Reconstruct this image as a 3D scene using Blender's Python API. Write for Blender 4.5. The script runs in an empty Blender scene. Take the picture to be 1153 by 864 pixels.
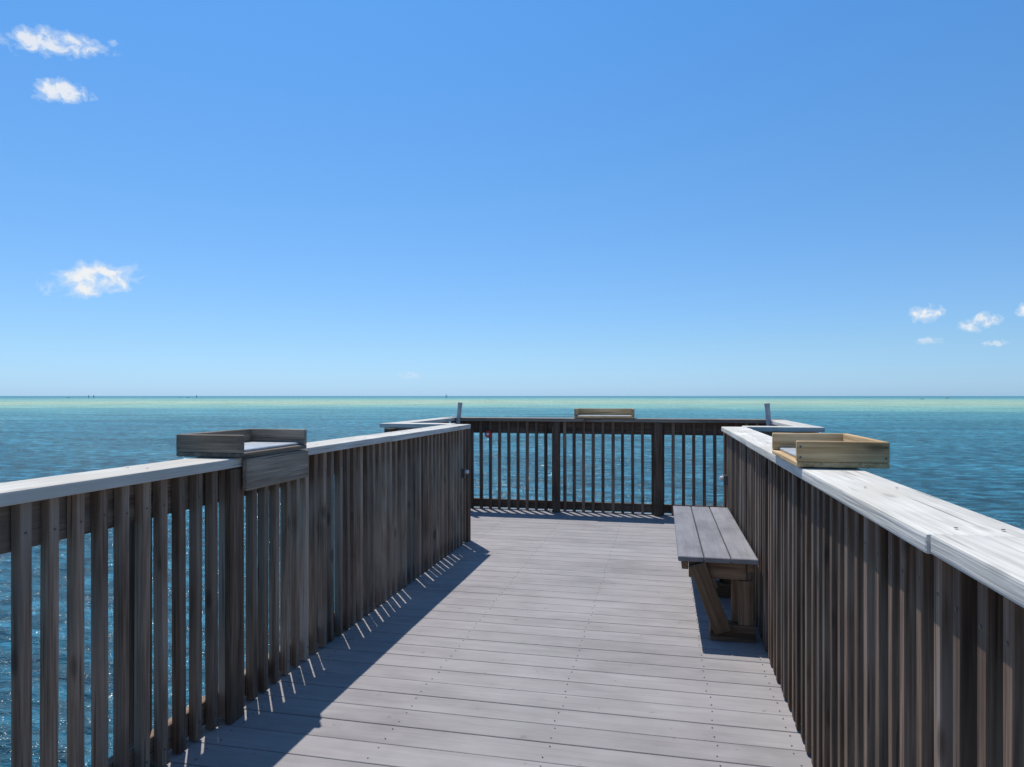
import bpy, bmesh, math, random
from mathutils import Vector, Matrix
random.seed(7)
S=bpy.context.scene
S.view_settings.view_transform='Standard'; S.view_settings.look='None'; S.view_settings.exposure=0
# ---------------------------------------------------------------- node helpers
def mat(name):
    m=bpy.data.materials.new(name); m.use_nodes=True
    nt=m.node_tree; nt.nodes.clear()
    return m,nt
def N(nt,t,**k):
    n=nt.nodes.new(t)
    for a,b in k.items(): setattr(n,a,b)
    return n
def L(nt,a,b): nt.links.new(a,b)
def ramp(nt,fac,stops,interp='LINEAR'):
    r=N(nt,'ShaderNodeValToRGB'); r.color_ramp.interpolation=interp
    e=r.color_ramp.elements
    while len(e)<len(stops): e.new(0.5)
    for i,(p,c) in enumerate(stops):
        e[i].position=p; e[i].color=(c[0],c[1],c[2],1) if hasattr(c,'__len__') else (c,c,c,1)
    L(nt,fac,r.inputs[0]); return r.outputs[0]
def math_(nt,op,a,b=None,clamp=False):
    n=N(nt,'ShaderNodeMath',operation=op); n.use_clamp=clamp
    for i,v in enumerate((a,b)):
        if v is None: continue
        if isinstance(v,(int,float)): n.inputs[i].default_value=v
        else: L(nt,v,n.inputs[i])
    return n.outputs[0]
def noise(nt,vec,scale,detail=4,rough=.55,dist=0.):
    n=N(nt,'ShaderNodeTexNoise'); n.inputs['Scale'].default_value=scale
    n.inputs['Detail'].default_value=detail; n.inputs['Roughness'].default_value=rough
    n.inputs['Distortion'].default_value=dist
    L(nt,vec,n.inputs['Vector']); return n.outputs[0]
def vscale(nt,vec,s):
    m=N(nt,'ShaderNodeVectorMath',operation='MULTIPLY'); m.inputs[1].default_value=s
    L(nt,vec,m.inputs[0]); return m.outputs[0]
def mixc(nt,f,a,b,mode='MIX'):
    n=N(nt,'ShaderNodeMix',data_type='RGBA',blend_type=mode)
    for i,v in ((0,f),(6,a),(7,b)):
        if isinstance(v,(int,float)): n.inputs[i].default_value=v
        elif isinstance(v,tuple): n.inputs[i].default_value=(*v,1)
        else: L(nt,v,n.inputs[i])
    return n.outputs[2]
def wood(name,dark,mid,light,rough=.8,var=.35,knots=.6,bump=.25,stain=None,spec=.25,blotch=.55,wear=0):
    m,nt=mat(name)
    at=N(nt,'ShaderNodeAttribute',attribute_name='gc').outputs['Vector']
    rn=N(nt,'ShaderNodeAttribute',attribute_name='rnd').outputs['Fac']
    v1=vscale(nt,at,(1.2,22,22)); n1=noise(nt,v1,1.,3,.6,.6)
    v2=vscale(nt,at,(4,150,150)); n2=noise(nt,v2,1.,1,.6)
    v3=vscale(nt,at,(3,5,5)); n3=noise(nt,v3,1.,3,.6)
    f=math_(nt,'ADD',math_(nt,'MULTIPLY',n1,.6),math_(nt,'MULTIPLY',n2,.4))
    c=ramp(nt,f,[(.33,dark),(.5,mid),(.66,light)])
    c=mixc(nt,blotch,c,ramp(nt,n3,[(.3,.55),(.5,1.),(.72,1.3)]),'MULTIPLY')
    if wear:
        tc=N(nt,'ShaderNodeTexCoord').outputs['Object']
        wn=noise(nt,vscale(nt,tc,(1.1,1.6,1)),1.,5,.65)
        c=mixc(nt,wear,c,ramp(nt,wn,[(.32,.72),(.48,1.),(.7,1.16)]),'MULTIPLY')
        sp=noise(nt,tc,16.,2,.5)
        c=mixc(nt,ramp(nt,sp,[(.70,0.),(.74,.35)]),c,(.12,.115,.115))
    if stain: c=mixc(nt,ramp(nt,noise(nt,vscale(nt,at,(1.3,3,3)),1.,2,.6),[(.5,0.),(.68,.75)]),c,stain)
    if knots>0:
        vo=N(nt,'ShaderNodeTexVoronoi'); L(nt,vscale(nt,at,(3.2,9,9)),vo.inputs['Vector']); vo.inputs['Scale'].default_value=1.
        k=ramp(nt,vo.outputs['Distance'],[(.08,knots),(.17,0.)])
        c=mixc(nt,k,c,tuple(x*.35 for x in dark))
        ck=noise(nt,vscale(nt,at,(2.2,90,90)),1.,1,.5)
        c=mixc(nt,ramp(nt,ck,[(.26,.7),(.33,0.)]),c,tuple(x*.4 for x in dark))
    val=math_(nt,'ADD',math_(nt,'MULTIPLY',rn,2*var),1-var)
    hs=N(nt,'ShaderNodeHueSaturation'); L(nt,val,hs.inputs['Value']); L(nt,c,hs.inputs['Color'])
    b=N(nt,'ShaderNodeBsdfPrincipled'); L(nt,hs.outputs[0],b.inputs['Base Color'])
    b.inputs['Roughness'].default_value=rough; b.inputs['Specular IOR Level'].default_value=spec
    bp=N(nt,'ShaderNodeBump'); bp.inputs['Strength'].default_value=bump; bp.inputs['Distance'].default_value=.003
    L(nt,n2,bp.inputs['Height']); L(nt,bp.outputs[0],b.inputs['Normal'])
    o=N(nt,'ShaderNodeOutputMaterial'); L(nt,b.outputs[0],o.inputs[0]); return m
def plain(name,col,rough=.5,metal=0,ns=30,amt=.2):
    m,nt=mat(name)
    tc=N(nt,'ShaderNodeTexCoord').outputs['Object']
    n=noise(nt,tc,ns,3,.6)
    c=mixc(nt,1.,col,ramp(nt,n,[(.3,1-amt),(.7,1+amt)]),'MULTIPLY')
    b=N(nt,'ShaderNodeBsdfPrincipled'); L(nt,c,b.inputs['Base Color'])
    b.inputs['Roughness'].default_value=rough; b.inputs['Metallic'].default_value=metal
    o=N(nt,'ShaderNodeOutputMaterial'); L(nt,b.outputs[0],o.inputs[0]); return m

M_fence=wood('stained_fence_wood',(.125,.080,.053),(.235,.165,.118),(.35,.265,.20),var=.38,stain=(.32,.265,.215))
M_fenceR=wood('shaded_stained_fence_wood',(.075,.046,.030),(.150,.100,.070),(.25,.180,.132),var=.45,stain=(.23,.18,.145))  # darker copy of the fence wood, backlit shade put into its colour
M_post =wood('dark_post_wood',(.06,.037,.025),(.12,.08,.055),(.19,.135,.10),var=.25)
M_cap  =wood('weathered_cap_wood',(.43,.41,.365),(.58,.555,.505),(.68,.655,.605),var=.08,knots=.35,bump=.6,stain=(.50,.465,.40),blotch=.4)
M_capF =wood('brown_cap_wood',(.12,.095,.075),(.22,.185,.15),(.32,.28,.24),var=.15)
M_trayn=wood('treated_tray_wood',(.34,.21,.095),(.52,.35,.18),(.65,.47,.27),var=.12,knots=.7)
M_trayo=wood('old_tray_wood',(.12,.09,.065),(.23,.18,.135),(.35,.29,.225),var=.25,knots=.7)
M_brown=wood('bench_frame_wood',(.09,.052,.03),(.18,.112,.066),(.26,.175,.11),var=.25)
M_pile =wood('piling_wood',(.05,.045,.035),(.10,.09,.07),(.15,.14,.12),var=.2)
M_deck =wood('grey_composite_decking',(.262,.243,.245),(.29,.271,.273),(.318,.30,.302),rough=.75,var=.05,knots=0.,bump=.25,spec=.25,blotch=.3,wear=.45)
M_seat =wood('grey_composite_seat',(.19,.182,.19),(.225,.215,.225),(.26,.25,.255),rough=.6,var=.1,knots=0.,bump=.3,spec=.3)
M_screw=plain('screw_metal',(.10,.09,.085),.5,.3)
M_pvc  =plain('grey_pvc',(.36,.38,.42),.4,0,15,.15)
M_board=plain('cutting_board_plastic',(.42,.44,.46),.4,0,12,.2)
M_plug=plain('pipe_shade_plug',(.02,.02,.02),.8)
M_red=plain('red_plastic',(.5,.04,.03),.4)
M_white=plain('white_paint',(.75,.75,.73),.45,0,10,.08)

# ---------------------------------------------------------------- mesh helpers
class MB:
    def __init__(s,name,mats):
        s.name=name; s.bm=bmesh.new(); s.mats=mats
        s.gc=s.bm.verts.layers.float_vector.new('gc'); s.rn=s.bm.verts.layers.float.new('rnd')
    def box(s,lo,hi,axis=0,bev=.003,mi=0,rot=None,pivot=None,rnd=None):
        lo=Vector(lo);hi=Vector(hi); c=(lo+hi)/2; d=hi-lo
        t=bmesh.new(); bmesh.ops.create_cube(t,size=1)
        for v in t.verts: v.co=Vector((v.co.x*d.x,v.co.y*d.y,v.co.z*d.z))
        if bev>0: bmesh.ops.bevel(t,geom=t.edges[:],offset=min(bev,min(d)*.3),segments=2 if bev>.004 else 1,affect='EDGES',profile=.6)
        r=random.random() if rnd is None else rnd
        off=Vector((random.uniform(0,60),random.uniform(0,9),random.uniform(0,9)))
        mp={}
        for v in t.verts:
            p=v.co.copy()
            g=Vector((p[axis],p[(axis+1)%3],p[(axis+2)%3]))+off
            w=p+c
            if rot is not None:
                pv=Vector(pivot) if pivot is not None else c
                w=rot@(w-pv)+pv
            nv=s.bm.verts.new(w); nv[s.gc]=g; nv[s.rn]=r; mp[v]=nv
        for f in t.faces:
            nf=s.bm.faces.new([mp[v] for v in f.verts]); nf.material_index=mi
        t.free()
    def cyl(s,p0,p1,r0,r1=None,seg=16,mi=0,cap=True,smooth=True):
        p0=Vector(p0);p1=Vector(p1); r1=r0 if r1 is None else r1
        z=(p1-p0).normalized(); x=z.orthogonal().normalized(); y=z.cross(x)
        off=Vector((random.uniform(0,60),0,0)); rr=random.random()
        rings=[]
        for p,r,l in ((p0,r0,0),(p1,r1,(p1-p0).length)):
            ring=[]
            for i in range(seg):
                a=2*math.pi*i/seg; q=x*math.cos(a)*r+y*math.sin(a)*r
                v=s.bm.verts.new(p+q); v[s.gc]=Vector((l,q.dot(x),q.dot(y)))+off; v[s.rn]=rr; ring.append(v)
            rings.append(ring)
        for i in range(seg):
            f=s.bm.faces.new((rings[0][i],rings[0][(i+1)%seg],rings[1][(i+1)%seg],rings[1][i])); f.smooth=smooth; f.material_index=mi
        if cap:
            f=s.bm.faces.new(rings[1]); f.material_index=mi
            f=s.bm.faces.new(rings[0][::-1]); f.material_index=mi
        return rings
    def done(s,parent=None):
        me=bpy.data.meshes.new(s.name); s.bm.normal_update(); s.bm.to_mesh(me); s.bm.free()
        for m in s.mats: me.materials.append(m)
        o=bpy.data.objects.new(s.name,me); S.collection.objects.link(o)
        if parent: o.parent=parent
        return o
def empty(name):
    e=bpy.data.objects.new(name,None); S.collection.objects.link(e); e.empty_display_size=.3; return e
jit=lambda a: random.uniform(-a,a)

H=1.07
LX=-1.73; RX=.52; YE=5.95; YF=7.75; WL=-2.5; WR=1.23; Y0=-7.0
# ---------------------------------------------------------------- pier deck
pier=empty('wooden_pier')
dk=MB('deck_boards',[M_deck]); sc=MB('deck_screws',[M_screw])
y=Y0; bw=.1385; gap=.0045
while y<YF+.12:
    wide = y>YE-.02
    x0,x1=(WL-.06,WR+.06) if wide else (LX-.16,RX+.16)
    dk.box((x0+jit(.006),y,-.028),(x1+jit(.006),y+bw,0+jit(.0006)),axis=0,bev=.002)
    if y>1.8:
        for jx in [-2.3,-1.66,-1.05,-.42,.2,.48,1.1]:
            if jx>x0+.03 and jx<x1-.03:
                for dy in (.03,bw-.03):
                    p=Vector((jx+jit(.008),y+dy+jit(.004),.0012)); sc.cyl(p,p+Vector((0,0,.0012)),.0032,seg=6)
    y+=bw+gap
dk.done(pier); sc.done(pier)
fr=MB('joists_and_stringers',[M_brown])
for jx in (-1.8,-1.05,-.42,.2,.6): fr.box((jx-.02,Y0,-.27),(jx+.02,YE,-.032),axis=1)
for jx in (-2.5,-1.8,-1.05,-.42,.2,.6,1.2): fr.box((jx-.02,YE+.01,-.27),(jx+.02,YF+.1,-.032),axis=1)
for yy in (-6,-3,0,3,5.8,7.6): fr.box((LX-.3,yy-.045,-.52),(RX+.3,yy+.045,-.275),axis=0)
fr.done(pier)
pl=MB('pilings',[M_pile])
for yy in (-6,-3,0,3,5.6,7.4):
    for xx in (LX+.1,RX-.1): pl.cyl((xx,yy,-6),(xx,yy,-.525),.15,.14,20)
pl.done(pier)

# ---------------------------------------------------------------- railings
def railing(a,b,nrm,spacing,posts,inner_posts=(),cap0=-.16,cap1=.04,joints=(),capends=(0,0),seed=0,batten=.034,mf=None,mc=None):
    random.seed(seed); mf=mf or M_fence; mc=mc or M_cap
    e=empty('wooden_railing')
    a=Vector((*a,0)); b=Vector((*b,0)); n=Vector((*nrm,0)); t=(b-a).normalized(); Ln=(b-a).length
    ax=0 if abs(t.x)>.5 else 1
    def bx(m,s0,s1,n0,n1,z0,z1,axis,**k):
        p=a+t*s0+n*n0; q=a+t*s1+n*n1
        lo=(min(p.x,q.x),min(p.y,q.y),z0); hi=(max(p.x,q.x),max(p.y,q.y),z1)
        m.box(lo,hi,axis=axis,**k)
    ba=MB('balusters',[mf]); sw=MB('baluster_screws',[M_screw]); s=.03
    while s<Ln-batten:
        w=batten+jit(.002); o=jit(.003)
        R=Matrix.Rotation(jit(.005),3,n)
        bx(ba,s,s+w,-.036+o,o,.004+random.uniform(0,.008),H-.040,2,bev=.0025,rot=R)
        for zz in (H-.13,.07):
            q=a+t*(s+w/2+jit(.004))+n*(o-.0005); q.z=zz+jit(.008)
            sw.cyl(q,q+n*.0018,.0042,seg=6)
        s+=spacing+jit(.004)
    ba.done(e); sw.done(e)
    r=MB('rails',[mf])
    bx(r,0,Ln,-.078,-.040,H-.18,H-.040,ax,rnd=.3)
    bx(r,0,Ln,-.078,-.040,.02,.115,ax,rnd=.3)
    r.done(e)
    p=MB('posts',[M_post])
    for s in posts: bx(p,s-.044,s+.044,-.168,-.080,-.3,H-.042,2,bev=.005)
    for s in inner_posts: bx(p,s-.044,s+.044,.004,.07,-.0,H-.042,2,bev=.005)
    p.done(e)
    c=MB('cap',[mc,M_screw])
    js=[-capends[0]]+list(joints)+[Ln+capends[1]]
    for i in range(len(js)-1):
        dz=jit(.0015); bx(c,js[i]+.002,js[i+1]-.002,cap0+jit(.002),cap1+jit(.003),H-.038+dz,H+dz,ax,bev=.006)
    s=js[0]+.06
    while s<js[-1]:
        for nn in (cap0+.05,cap1-.07):
            q=a+t*s+n*nn; q.z=H+.0018; c.cyl(q,q+Vector((0,0,.001)),.0038,seg=8,mi=1)
        s+=.6
    c.done(e)
    return e
E_left=railing((LX,Y0),(LX,YE),(1,0),.0905,[.3+i*1.38 for i in range(4)]+[7+2.1,7+3.5,7+4.7,12.88],(),joints=(3.4,7+.2,7+4.1),seed=1)
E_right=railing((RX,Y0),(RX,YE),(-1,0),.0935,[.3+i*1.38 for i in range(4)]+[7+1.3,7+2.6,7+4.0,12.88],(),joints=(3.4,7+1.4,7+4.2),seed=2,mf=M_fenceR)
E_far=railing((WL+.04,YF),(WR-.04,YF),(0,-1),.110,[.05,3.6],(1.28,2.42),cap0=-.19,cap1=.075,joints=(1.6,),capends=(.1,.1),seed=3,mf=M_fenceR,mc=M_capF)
E_wl=railing((WL+.09,YE+.15),(WL+.09,YF-.08),(1,0),.1,[.8],(),joints=(),cap0=-.14,cap1=.04,seed=4)
E_wr=railing((WR-.09,YE+.15),(WR-.09,YF-.08),(-1,0),.1,[.8],(),joints=(),cap0=-.14,cap1=.04,seed=5)
E_fl=railing((WL+.0,YE+.02),(LX-.14,YE+.02),(0,1),.1,[.08],(),joints=(),cap0=-.08,cap1=.12,capends=(.05,.0),seed=6)
E_fr=railing((RX+.14,YE+.02),(WR-.0,YE+.02),(0,1),.1,[.55],(),joints=(),cap0=-.08,cap1=.12,capends=(.0,.05),seed=8)
random.seed(11)
ep=MB('end_post',[M_post])
ep.box((LX-.03,YE+.004,0),(LX+.012,YE+.10,H-.041),axis=2,bev=.005); ep.done(E_left)
ep=MB('end_post',[M_post])
ep.box((RX-.012,YE+.004,0),(RX+.03,YE+.10,H-.041),axis=2,bev=.005); ep.done(E_right)
bp=MB('tray_post',[M_post,M_fence])
bp.box((LX+.005,2.44,.0),(LX+.036,2.53,H-.041),axis=2,bev=.004)
bp.done(E_left)
for (x,sgn,E) in ((LX,1,E_left),(RX,-1,E_right)):
    k=MB('hook',[M_white,M_screw])
    k.box((min(x,x+sgn*.03),YE-.16,.60),(max(x,x+sgn*.03),YE-.13,.68),axis=2,mi=1)
    k.cyl((x+sgn*.03,YE-.145,.655),(x+sgn*.06,YE-.145,.655),.016,mi=0); 
    k.done(E)
lb=MB('reel_handle',[M_red,M_white])
lb.cyl((-1.98,YF-.005,.88),(-1.98,YF-.05,.88),.045,.04,16,0); lb.cyl((-1.98,YF-.05,.88),(-1.98,YF-.07,.88),.015,.015,12,1)
lb.done(E_far)

# ---------------------------------------------------------------- bait trays
def tray(x0,x1,y0,y1,open_side,m,h=.085,side=None,seed=0):
    random.seed(seed)
    e=empty('bait_cutting_tray'); z=H+.004; th=.022
    b=MB('tray_base',[m,M_board]); b.box((x0,y0,z),(x1,y1,z+.018),axis=1 if y1-y0>x1-x0 else 0)
    b.box((x0+th+.004,y0+th+.004,z+.0185),(x1-th-.004,y1-th-.004,z+.030),axis=0,mi=1,bev=.003); b.done(e)
    w=MB('tray_sides',[m,M_screw])
    if open_side!='-x': w.box((x0,y0+th+.001,z+.019),(x0+th,y1-th-.001,z+h),axis=1)
    if open_side!='+x': w.box((x1-th,y0+th+.001,z+.019),(x1,y1-th-.001,z+h),axis=1)
    if open_side!='-y':
        w.box((x0,y0,z+.019),(x1,y0+th,z+h),axis=0,rnd=.5)
        for xs in (x0+.012,x1-.012):
            for zs in (z+.035,z+h-.02): w.cyl((xs,y0+.001,zs),(xs,y0-.0015,zs),.004,seg=8,mi=1)
    if open_side!='+y': w.box((x0,y1-th,z+.019),(x1,y1,z+h+.0),axis=0,rnd=.8)
    w.done(e); return e
T1=tray(-1.965,-1.66,2.46,2.98,'+x',M_trayo,.092,seed=21)
br=MB('tray_bracket',[M_trayo]); br.box((LX+.045,2.50,H-.135),(LX+.068,3.0,H-.041+.038),axis=1,bev=.004); br.done(T1)
T2=tray(.465,.765,2.57,3.13,'-x',M_trayn,.092,seed=22)
T3=tray(-.97,-.31,7.66,7.98,'-y',M_trayn,.105,seed=23)

# ---------------------------------------------------------------- rod holders
for (x,y,dx) in ((-2.36,7.70,.05),(1.10,7.48,-.04)):
    r=MB('rod_holder_pipe',[M_pvc,M_plug])
    p0=Vector((x,y,H-.25)); p1=Vector((x+dx,y-.02,H+.175))
    r.cyl(p0,p1,.026,.026,20,0,cap=False)
    d=(p1-p0).normalized()
    r.cyl(p1-d*.03,p1+d*.0,.0262,.029,20,0,cap=False); r.cyl(p1-d*.05,p1-d*.012,.0215,.0215,20,1)  # near-black plug stands in for the shade inside the open pipe
    r.done()

# ---------------------------------------------------------------- bench
random.seed(31)
be=empty('wooden_bench')
st=MB('seat',[M_seat])
bx0,bx1,by0,by1,bz=.085,.500,3.82,5.56,.455
w=(bx1-bx0-2*.006)/3
for i in range(3):
    a=bx0+i*(w+.006); st.box((a,by0+jit(.003),bz-.028),(a+w,by1+jit(.003),bz),axis=1,bev=.004,rnd=.3+.2*i)
st.done(be)
fm=MB('frame',[M_brown])
fm.box((bx0+.02,by0+.02,bz-.075),(bx0+.055,by1-.02,bz-.031),axis=1)
fm.box((bx1-.055,by0+.02,bz-.075),(bx1-.02,by1-.02,bz-.031),axis=1)
fm.done(be)
for k,yy in enumerate((by0+.03,4.68,by1-.16)):
    lg=MB('leg_%d'%(k+1),[M_brown])
    lg.box((bx0+.058,yy,bz-.12),(bx1-.058,yy+.038,bz-.032),axis=0)
    lg.box((bx0+.17,yy-.002,.0),(bx1-.01,yy+.04+.05,.088),axis=0,bev=.005)
    top=Vector((bx0+.10,yy-.021,bz-.04)); bot=Vector((bx0+.235,yy-.021,.055))
    dv=top-bot; ln=dv.length; ang=math.atan2(dv.x,dv.z); mid=(top+bot)/2
    lg.box(mid-Vector((.045,.018,ln/2)),mid+Vector((.045,.018,ln/2)),axis=2,bev=.004,rot=Matrix.Rotation(ang,3,'Y'))
    lg.box((bx1-.13,yy+.041,.089),(bx1-.045,yy+.079,bz-.125),axis=2,bev=.004)
    lg.box((bx1-.10,yy-.0,.089),(bx1-.02,yy+.038,bz-.125),axis=2,bev=.004)
    lg.done(be)

# ---------------------------------------------------------------- water
m,nt=mat('sea_water')
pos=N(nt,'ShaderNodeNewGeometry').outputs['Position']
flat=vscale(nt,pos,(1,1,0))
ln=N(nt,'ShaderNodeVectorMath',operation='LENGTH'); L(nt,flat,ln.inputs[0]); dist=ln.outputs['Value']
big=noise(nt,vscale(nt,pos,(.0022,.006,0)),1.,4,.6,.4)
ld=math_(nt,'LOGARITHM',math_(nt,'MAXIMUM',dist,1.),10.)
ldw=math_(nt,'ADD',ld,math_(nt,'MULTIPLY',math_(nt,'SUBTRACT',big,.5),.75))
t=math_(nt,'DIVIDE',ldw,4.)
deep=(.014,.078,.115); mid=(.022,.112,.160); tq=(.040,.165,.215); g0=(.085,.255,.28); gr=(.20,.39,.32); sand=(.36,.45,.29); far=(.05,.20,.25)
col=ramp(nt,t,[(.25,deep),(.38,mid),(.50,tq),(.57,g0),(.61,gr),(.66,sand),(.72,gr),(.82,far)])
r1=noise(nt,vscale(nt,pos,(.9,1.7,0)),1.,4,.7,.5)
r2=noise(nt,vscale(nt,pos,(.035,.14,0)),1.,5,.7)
rv=ramp(nt,r1,[(.34,.32),(.5,.86),(.64,2.1)])  # ripple glints and dark wave sides painted into the water colour
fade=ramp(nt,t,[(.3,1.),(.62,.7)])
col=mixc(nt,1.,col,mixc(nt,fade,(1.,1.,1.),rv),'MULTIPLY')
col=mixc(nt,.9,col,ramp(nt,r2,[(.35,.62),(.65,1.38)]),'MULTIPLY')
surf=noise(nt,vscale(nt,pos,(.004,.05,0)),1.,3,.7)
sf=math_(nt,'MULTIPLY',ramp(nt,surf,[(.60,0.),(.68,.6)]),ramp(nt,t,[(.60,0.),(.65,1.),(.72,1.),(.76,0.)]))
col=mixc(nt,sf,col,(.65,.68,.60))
df=N(nt,'ShaderNodeBsdfDiffuse'); L(nt,col,df.inputs[0])
h=math_(nt,'ADD',math_(nt,'MULTIPLY',noise(nt,vscale(nt,pos,(.5,.9,.7)),1.,2,.5,.3),.5),
   math_(nt,'MULTIPLY',noise(nt,vscale(nt,pos,(2.2,3.6,2)),1.,4,.65,.4),.26))
bpn=N(nt,'ShaderNodeBump'); bpn.inputs['Strength'].default_value=1.; bpn.inputs['Distance'].default_value=.7
L(nt,h,bpn.inputs['Height'])
gl=N(nt,'ShaderNodeBsdfGlossy'); gl.inputs['Roughness'].default_value=.14; gl.inputs[0].default_value=(.95,.95,.95,1)
L(nt,bpn.outputs[0],gl.inputs['Normal']); L(nt,bpn.outputs[0],df.inputs['Normal'])
fz=N(nt,'ShaderNodeFresnel'); fz.inputs['IOR'].default_value=1.33; L(nt,bpn.outputs[0],fz.inputs['Normal'])
fac=math_(nt,'MINIMUM',math_(nt,'MULTIPLY',fz.outputs[0],.8),.22)
mx=N(nt,'ShaderNodeMixShader'); L(nt,fac,mx.inputs[0]); L(nt,df.outputs[0],mx.inputs[1]); L(nt,gl.outputs[0],mx.inputs[2])
o=N(nt,'ShaderNodeOutputMaterial'); L(nt,mx.outputs[0],o.inputs[0])
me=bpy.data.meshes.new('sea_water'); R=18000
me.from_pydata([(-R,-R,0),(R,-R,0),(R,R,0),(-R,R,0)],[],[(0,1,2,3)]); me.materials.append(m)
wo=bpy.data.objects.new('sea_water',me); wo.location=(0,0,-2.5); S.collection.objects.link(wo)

# ---------------------------------------------------------------- distant boats / markers
CAMA=math.radians(12.4)
def far_pos(azdeg,d,z=-2.5):
    a=math.radians(azdeg)-CAMA
    return Vector((math.sin(a)*d,math.cos(a)*d,z))
def boat(az,d,sail,s=1.):
    p=far_pos(az,d); b=MB('sailboat' if sail else 'motorboat',[M_white,M_screw])
    Lh=4.5*s
    ring=[(-Lh,-1.2*s),( Lh*.3,-1.3*s),(Lh,0),(Lh*.3,1.3*s),(-Lh,1.2*s)]
    lo=[b.bm.verts.new(p+Vector((x*.9,y*.7,0))) for x,y in ring]; hi=[b.bm.verts.new(p+Vector((x,y,1.3*s))) for x,y in ring]
    for i in range(5): b.bm.faces.new((lo[i],lo[(i+1)%5],hi[(i+1)%5],hi[i]))
    b.bm.faces.new(hi)
    b.box(p+Vector((-1.8*s,-.8*s,1.31*s)),p+Vector((1.*s,.8*s,2.4*s)),bev=.1)
    if sail:
        b.cyl(p+Vector((.8*s,0,2.)),p+Vector((.8*s,0,11*s)),.1*s,.06*s,8,1)
        for pts in (((.5,0,2.8),(-3.8,.4,2.8),(.5,0,10.5)),((1.1,0,9.),(1.1,.3,2.6),(4.2,0,1.8))):
            b.bm.faces.new([b.bm.verts.new(p+Vector(q)*s) for q in pts])
    b.done()
boat(-5.5,1500,True,.75); boat(-25.4,1700,False,.9); boat(-25.9,1900,False,.8); boat(31.,900,False,.6); boat(32.5,1300,False,.9)
boat(-33.0,1500,False,.7)
mk=MB('channel_marker',[M_screw])
for az in (-31.8,-31.5,-24.8):
    p=far_pos(az,1300); mk.cyl(p,p+Vector((0,0,4.5)),.35,seg=8); mk.box(p+Vector((-.9,-.05,3.2)),p+Vector((.9,.05,4.6)))
mk.done()

# ---------------------------------------------------------------- clouds (far sheets)
def cloud(az,el,wd,hd,dens,seed,tilt=0):
    D=6000; a=math.radians(az)-CAMA; e=math.radians(el)
    c=Vector((math.sin(a)*math.cos(e),math.cos(a)*math.cos(e),math.sin(e)))*D
    m,nt=mat('cloud_glow'); tc=N(nt,'ShaderNodeTexCoord').outputs['Object']
    ad=N(nt,'ShaderNodeVectorMath',operation='ADD'); ad.inputs[1].default_value=(seed*3.7,seed*1.3,seed)
    L(nt,vscale(nt,tc,(wd/hd*.9,1.,1)),ad.inputs[0])
    n=noise(nt,ad.outputs[0],1.2,7,.58,.35)
    le=N(nt,'ShaderNodeVectorMath',operation='LENGTH'); L(nt,tc,le.inputs[0])
    f=math_(nt,'SUBTRACT',n,math_(nt,'MULTIPLY',math_(nt,'POWER',le.outputs['Value'],2.),.38))
    al=math_(nt,'MULTIPLY',ramp(nt,f,[(.22,0.),(.36,.34),(.52,1.)],'EASE'),dens)
    em=N(nt,'ShaderNodeEmission'); L(nt,ramp(nt,f,[(.3,(.72,.85,.98)),(.55,(.93,.95,.98))]),em.inputs[0]); em.inputs[1].default_value=.93  # sunlit brightness given as emission, the sheet glows by itself
    tr=N(nt,'ShaderNodeBsdfTransparent'); mx=N(nt,'ShaderNodeMixShader')
    L(nt,al,mx.inputs[0]); L(nt,tr.outputs[0],mx.inputs[1]); L(nt,em.outputs[0],mx.inputs[2])
    o=N(nt,'ShaderNodeOutputMaterial'); L(nt,mx.outputs[0],o.inputs[0])
    me=bpy.data.meshes.new('cloud'); me.from_pydata([(-1.3,-1.3,0),(1.3,-1.3,0),(1.3,1.3,0),(-1.3,1.3,0)],[],[(0,1,2,3)]); me.materials.append(m)
    ob=bpy.data.objects.new('cloud',me); S.collection.objects.link(ob)
    q=(-c).to_track_quat('Z','Y').to_matrix()@Matrix.Rotation(math.radians(tilt),3,'Z')
    ob.rotation_euler=q.to_euler()
    ob.location=c; ob.scale=(D*math.radians(wd)/2,D*math.radians(hd)/2,1)
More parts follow.
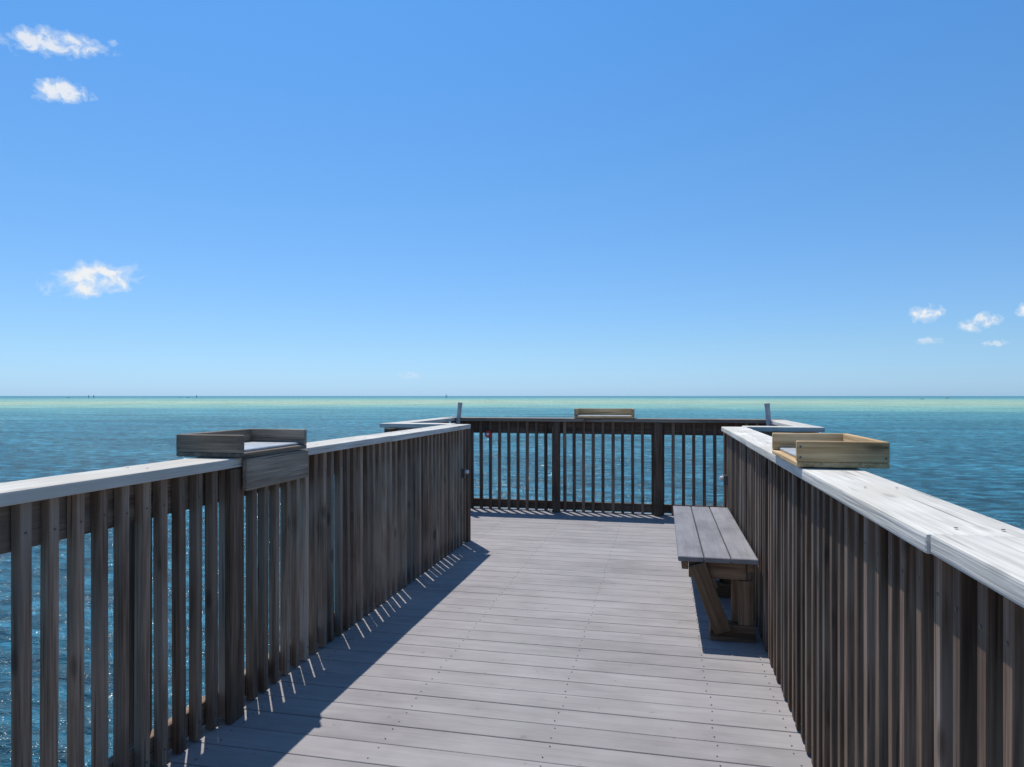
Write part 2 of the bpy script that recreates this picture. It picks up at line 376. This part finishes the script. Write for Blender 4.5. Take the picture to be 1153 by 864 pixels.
for i,(az,el,wd,hd,de,ti) in enumerate([(-31.4,8.3,7.6,3.1,1.,12),(-33.5,20.4,4.4,1.9,.9,6),(-33.8,23.2,8.5,2.2,.85,8),
    (31.2,5.9,2.9,1.6,.95,8),(34.45,5.1,3.2,1.6,.9,8),(31.4,3.95,2.2,.8,.45,0),(35.3,3.6,2.,.6,.5,0),(37.0,5.7,1.6,1.2,.9,0),(-8.6,1.7,3.,.9,.25,0)]):
    cloud(az,el,wd,hd,de,i+2 if i else 14,ti)

# ---------------------------------------------------------------- light & sky
sd=Vector((-.28,.40,1.)).normalized()
sun=bpy.data.lights.new('sun','SUN'); sun.energy=4.4; sun.angle=math.radians(.53); sun.color=(1.,.955,.88)
so=bpy.data.objects.new('sun',sun); S.collection.objects.link(so); so.rotation_euler=sd.to_track_quat('Z','Y').to_euler()
w=bpy.data.worlds.new('World'); S.world=w; w.use_nodes=True; nt=w.node_tree; nt.nodes.clear()
sk=N(nt,'ShaderNodeTexSky'); sk.sky_type='NISHITA'; sk.sun_disc=False
sk.sun_elevation=math.asin(sd.z); sk.sun_rotation=math.atan2(sd.x,sd.y)
sk.air_density=1.; sk.dust_density=.3; sk.ozone_density=3.
# blue haze tint painted over the sky model by elevation, against its yellow horizon
tc=N(nt,'ShaderNodeTexCoord'); sx=N(nt,'ShaderNodeSeparateXYZ'); L(nt,tc.outputs['Generated'],sx.inputs[0])
h2=lambda *c: tuple(x*.5 for x in c)
tint=ramp(nt,sx.outputs['Z'],[(0.,h2(.58,.96,1.74)),(.03,h2(.62,.93,1.48)),(.07,h2(.66,.93,1.28)),(.15,h2(.68,.98,1.28)),(.30,h2(.66,1.08,1.38)),(.5,h2(.60,1.18,1.58)),(.8,h2(.8,1.15,1.3))])
mu=N(nt,'ShaderNodeVectorMath',operation='MULTIPLY'); L(nt,sk.outputs[0],mu.inputs[0]); L(nt,vscale(nt,tint,(2,2,2)),mu.inputs[1])
bg=N(nt,'ShaderNodeBackground'); bg.inputs[1].default_value=.10
L(nt,mu.outputs[0],bg.inputs[0]); o=N(nt,'ShaderNodeOutputWorld'); L(nt,bg.outputs[0],o.inputs[0])
# ---------------------------------------------------------------- camera
cd=bpy.data.cameras.new('camera'); cd.sensor_width=36; cd.lens=24.0; cd.shift_y=.0121; cd.clip_end=60000; cd.clip_start=.05
co=bpy.data.objects.new('camera',cd); S.collection.objects.link(co)
co.location=(0,0,1.325); co.rotation_euler=(math.radians(90),0,CAMA)
S.camera=co
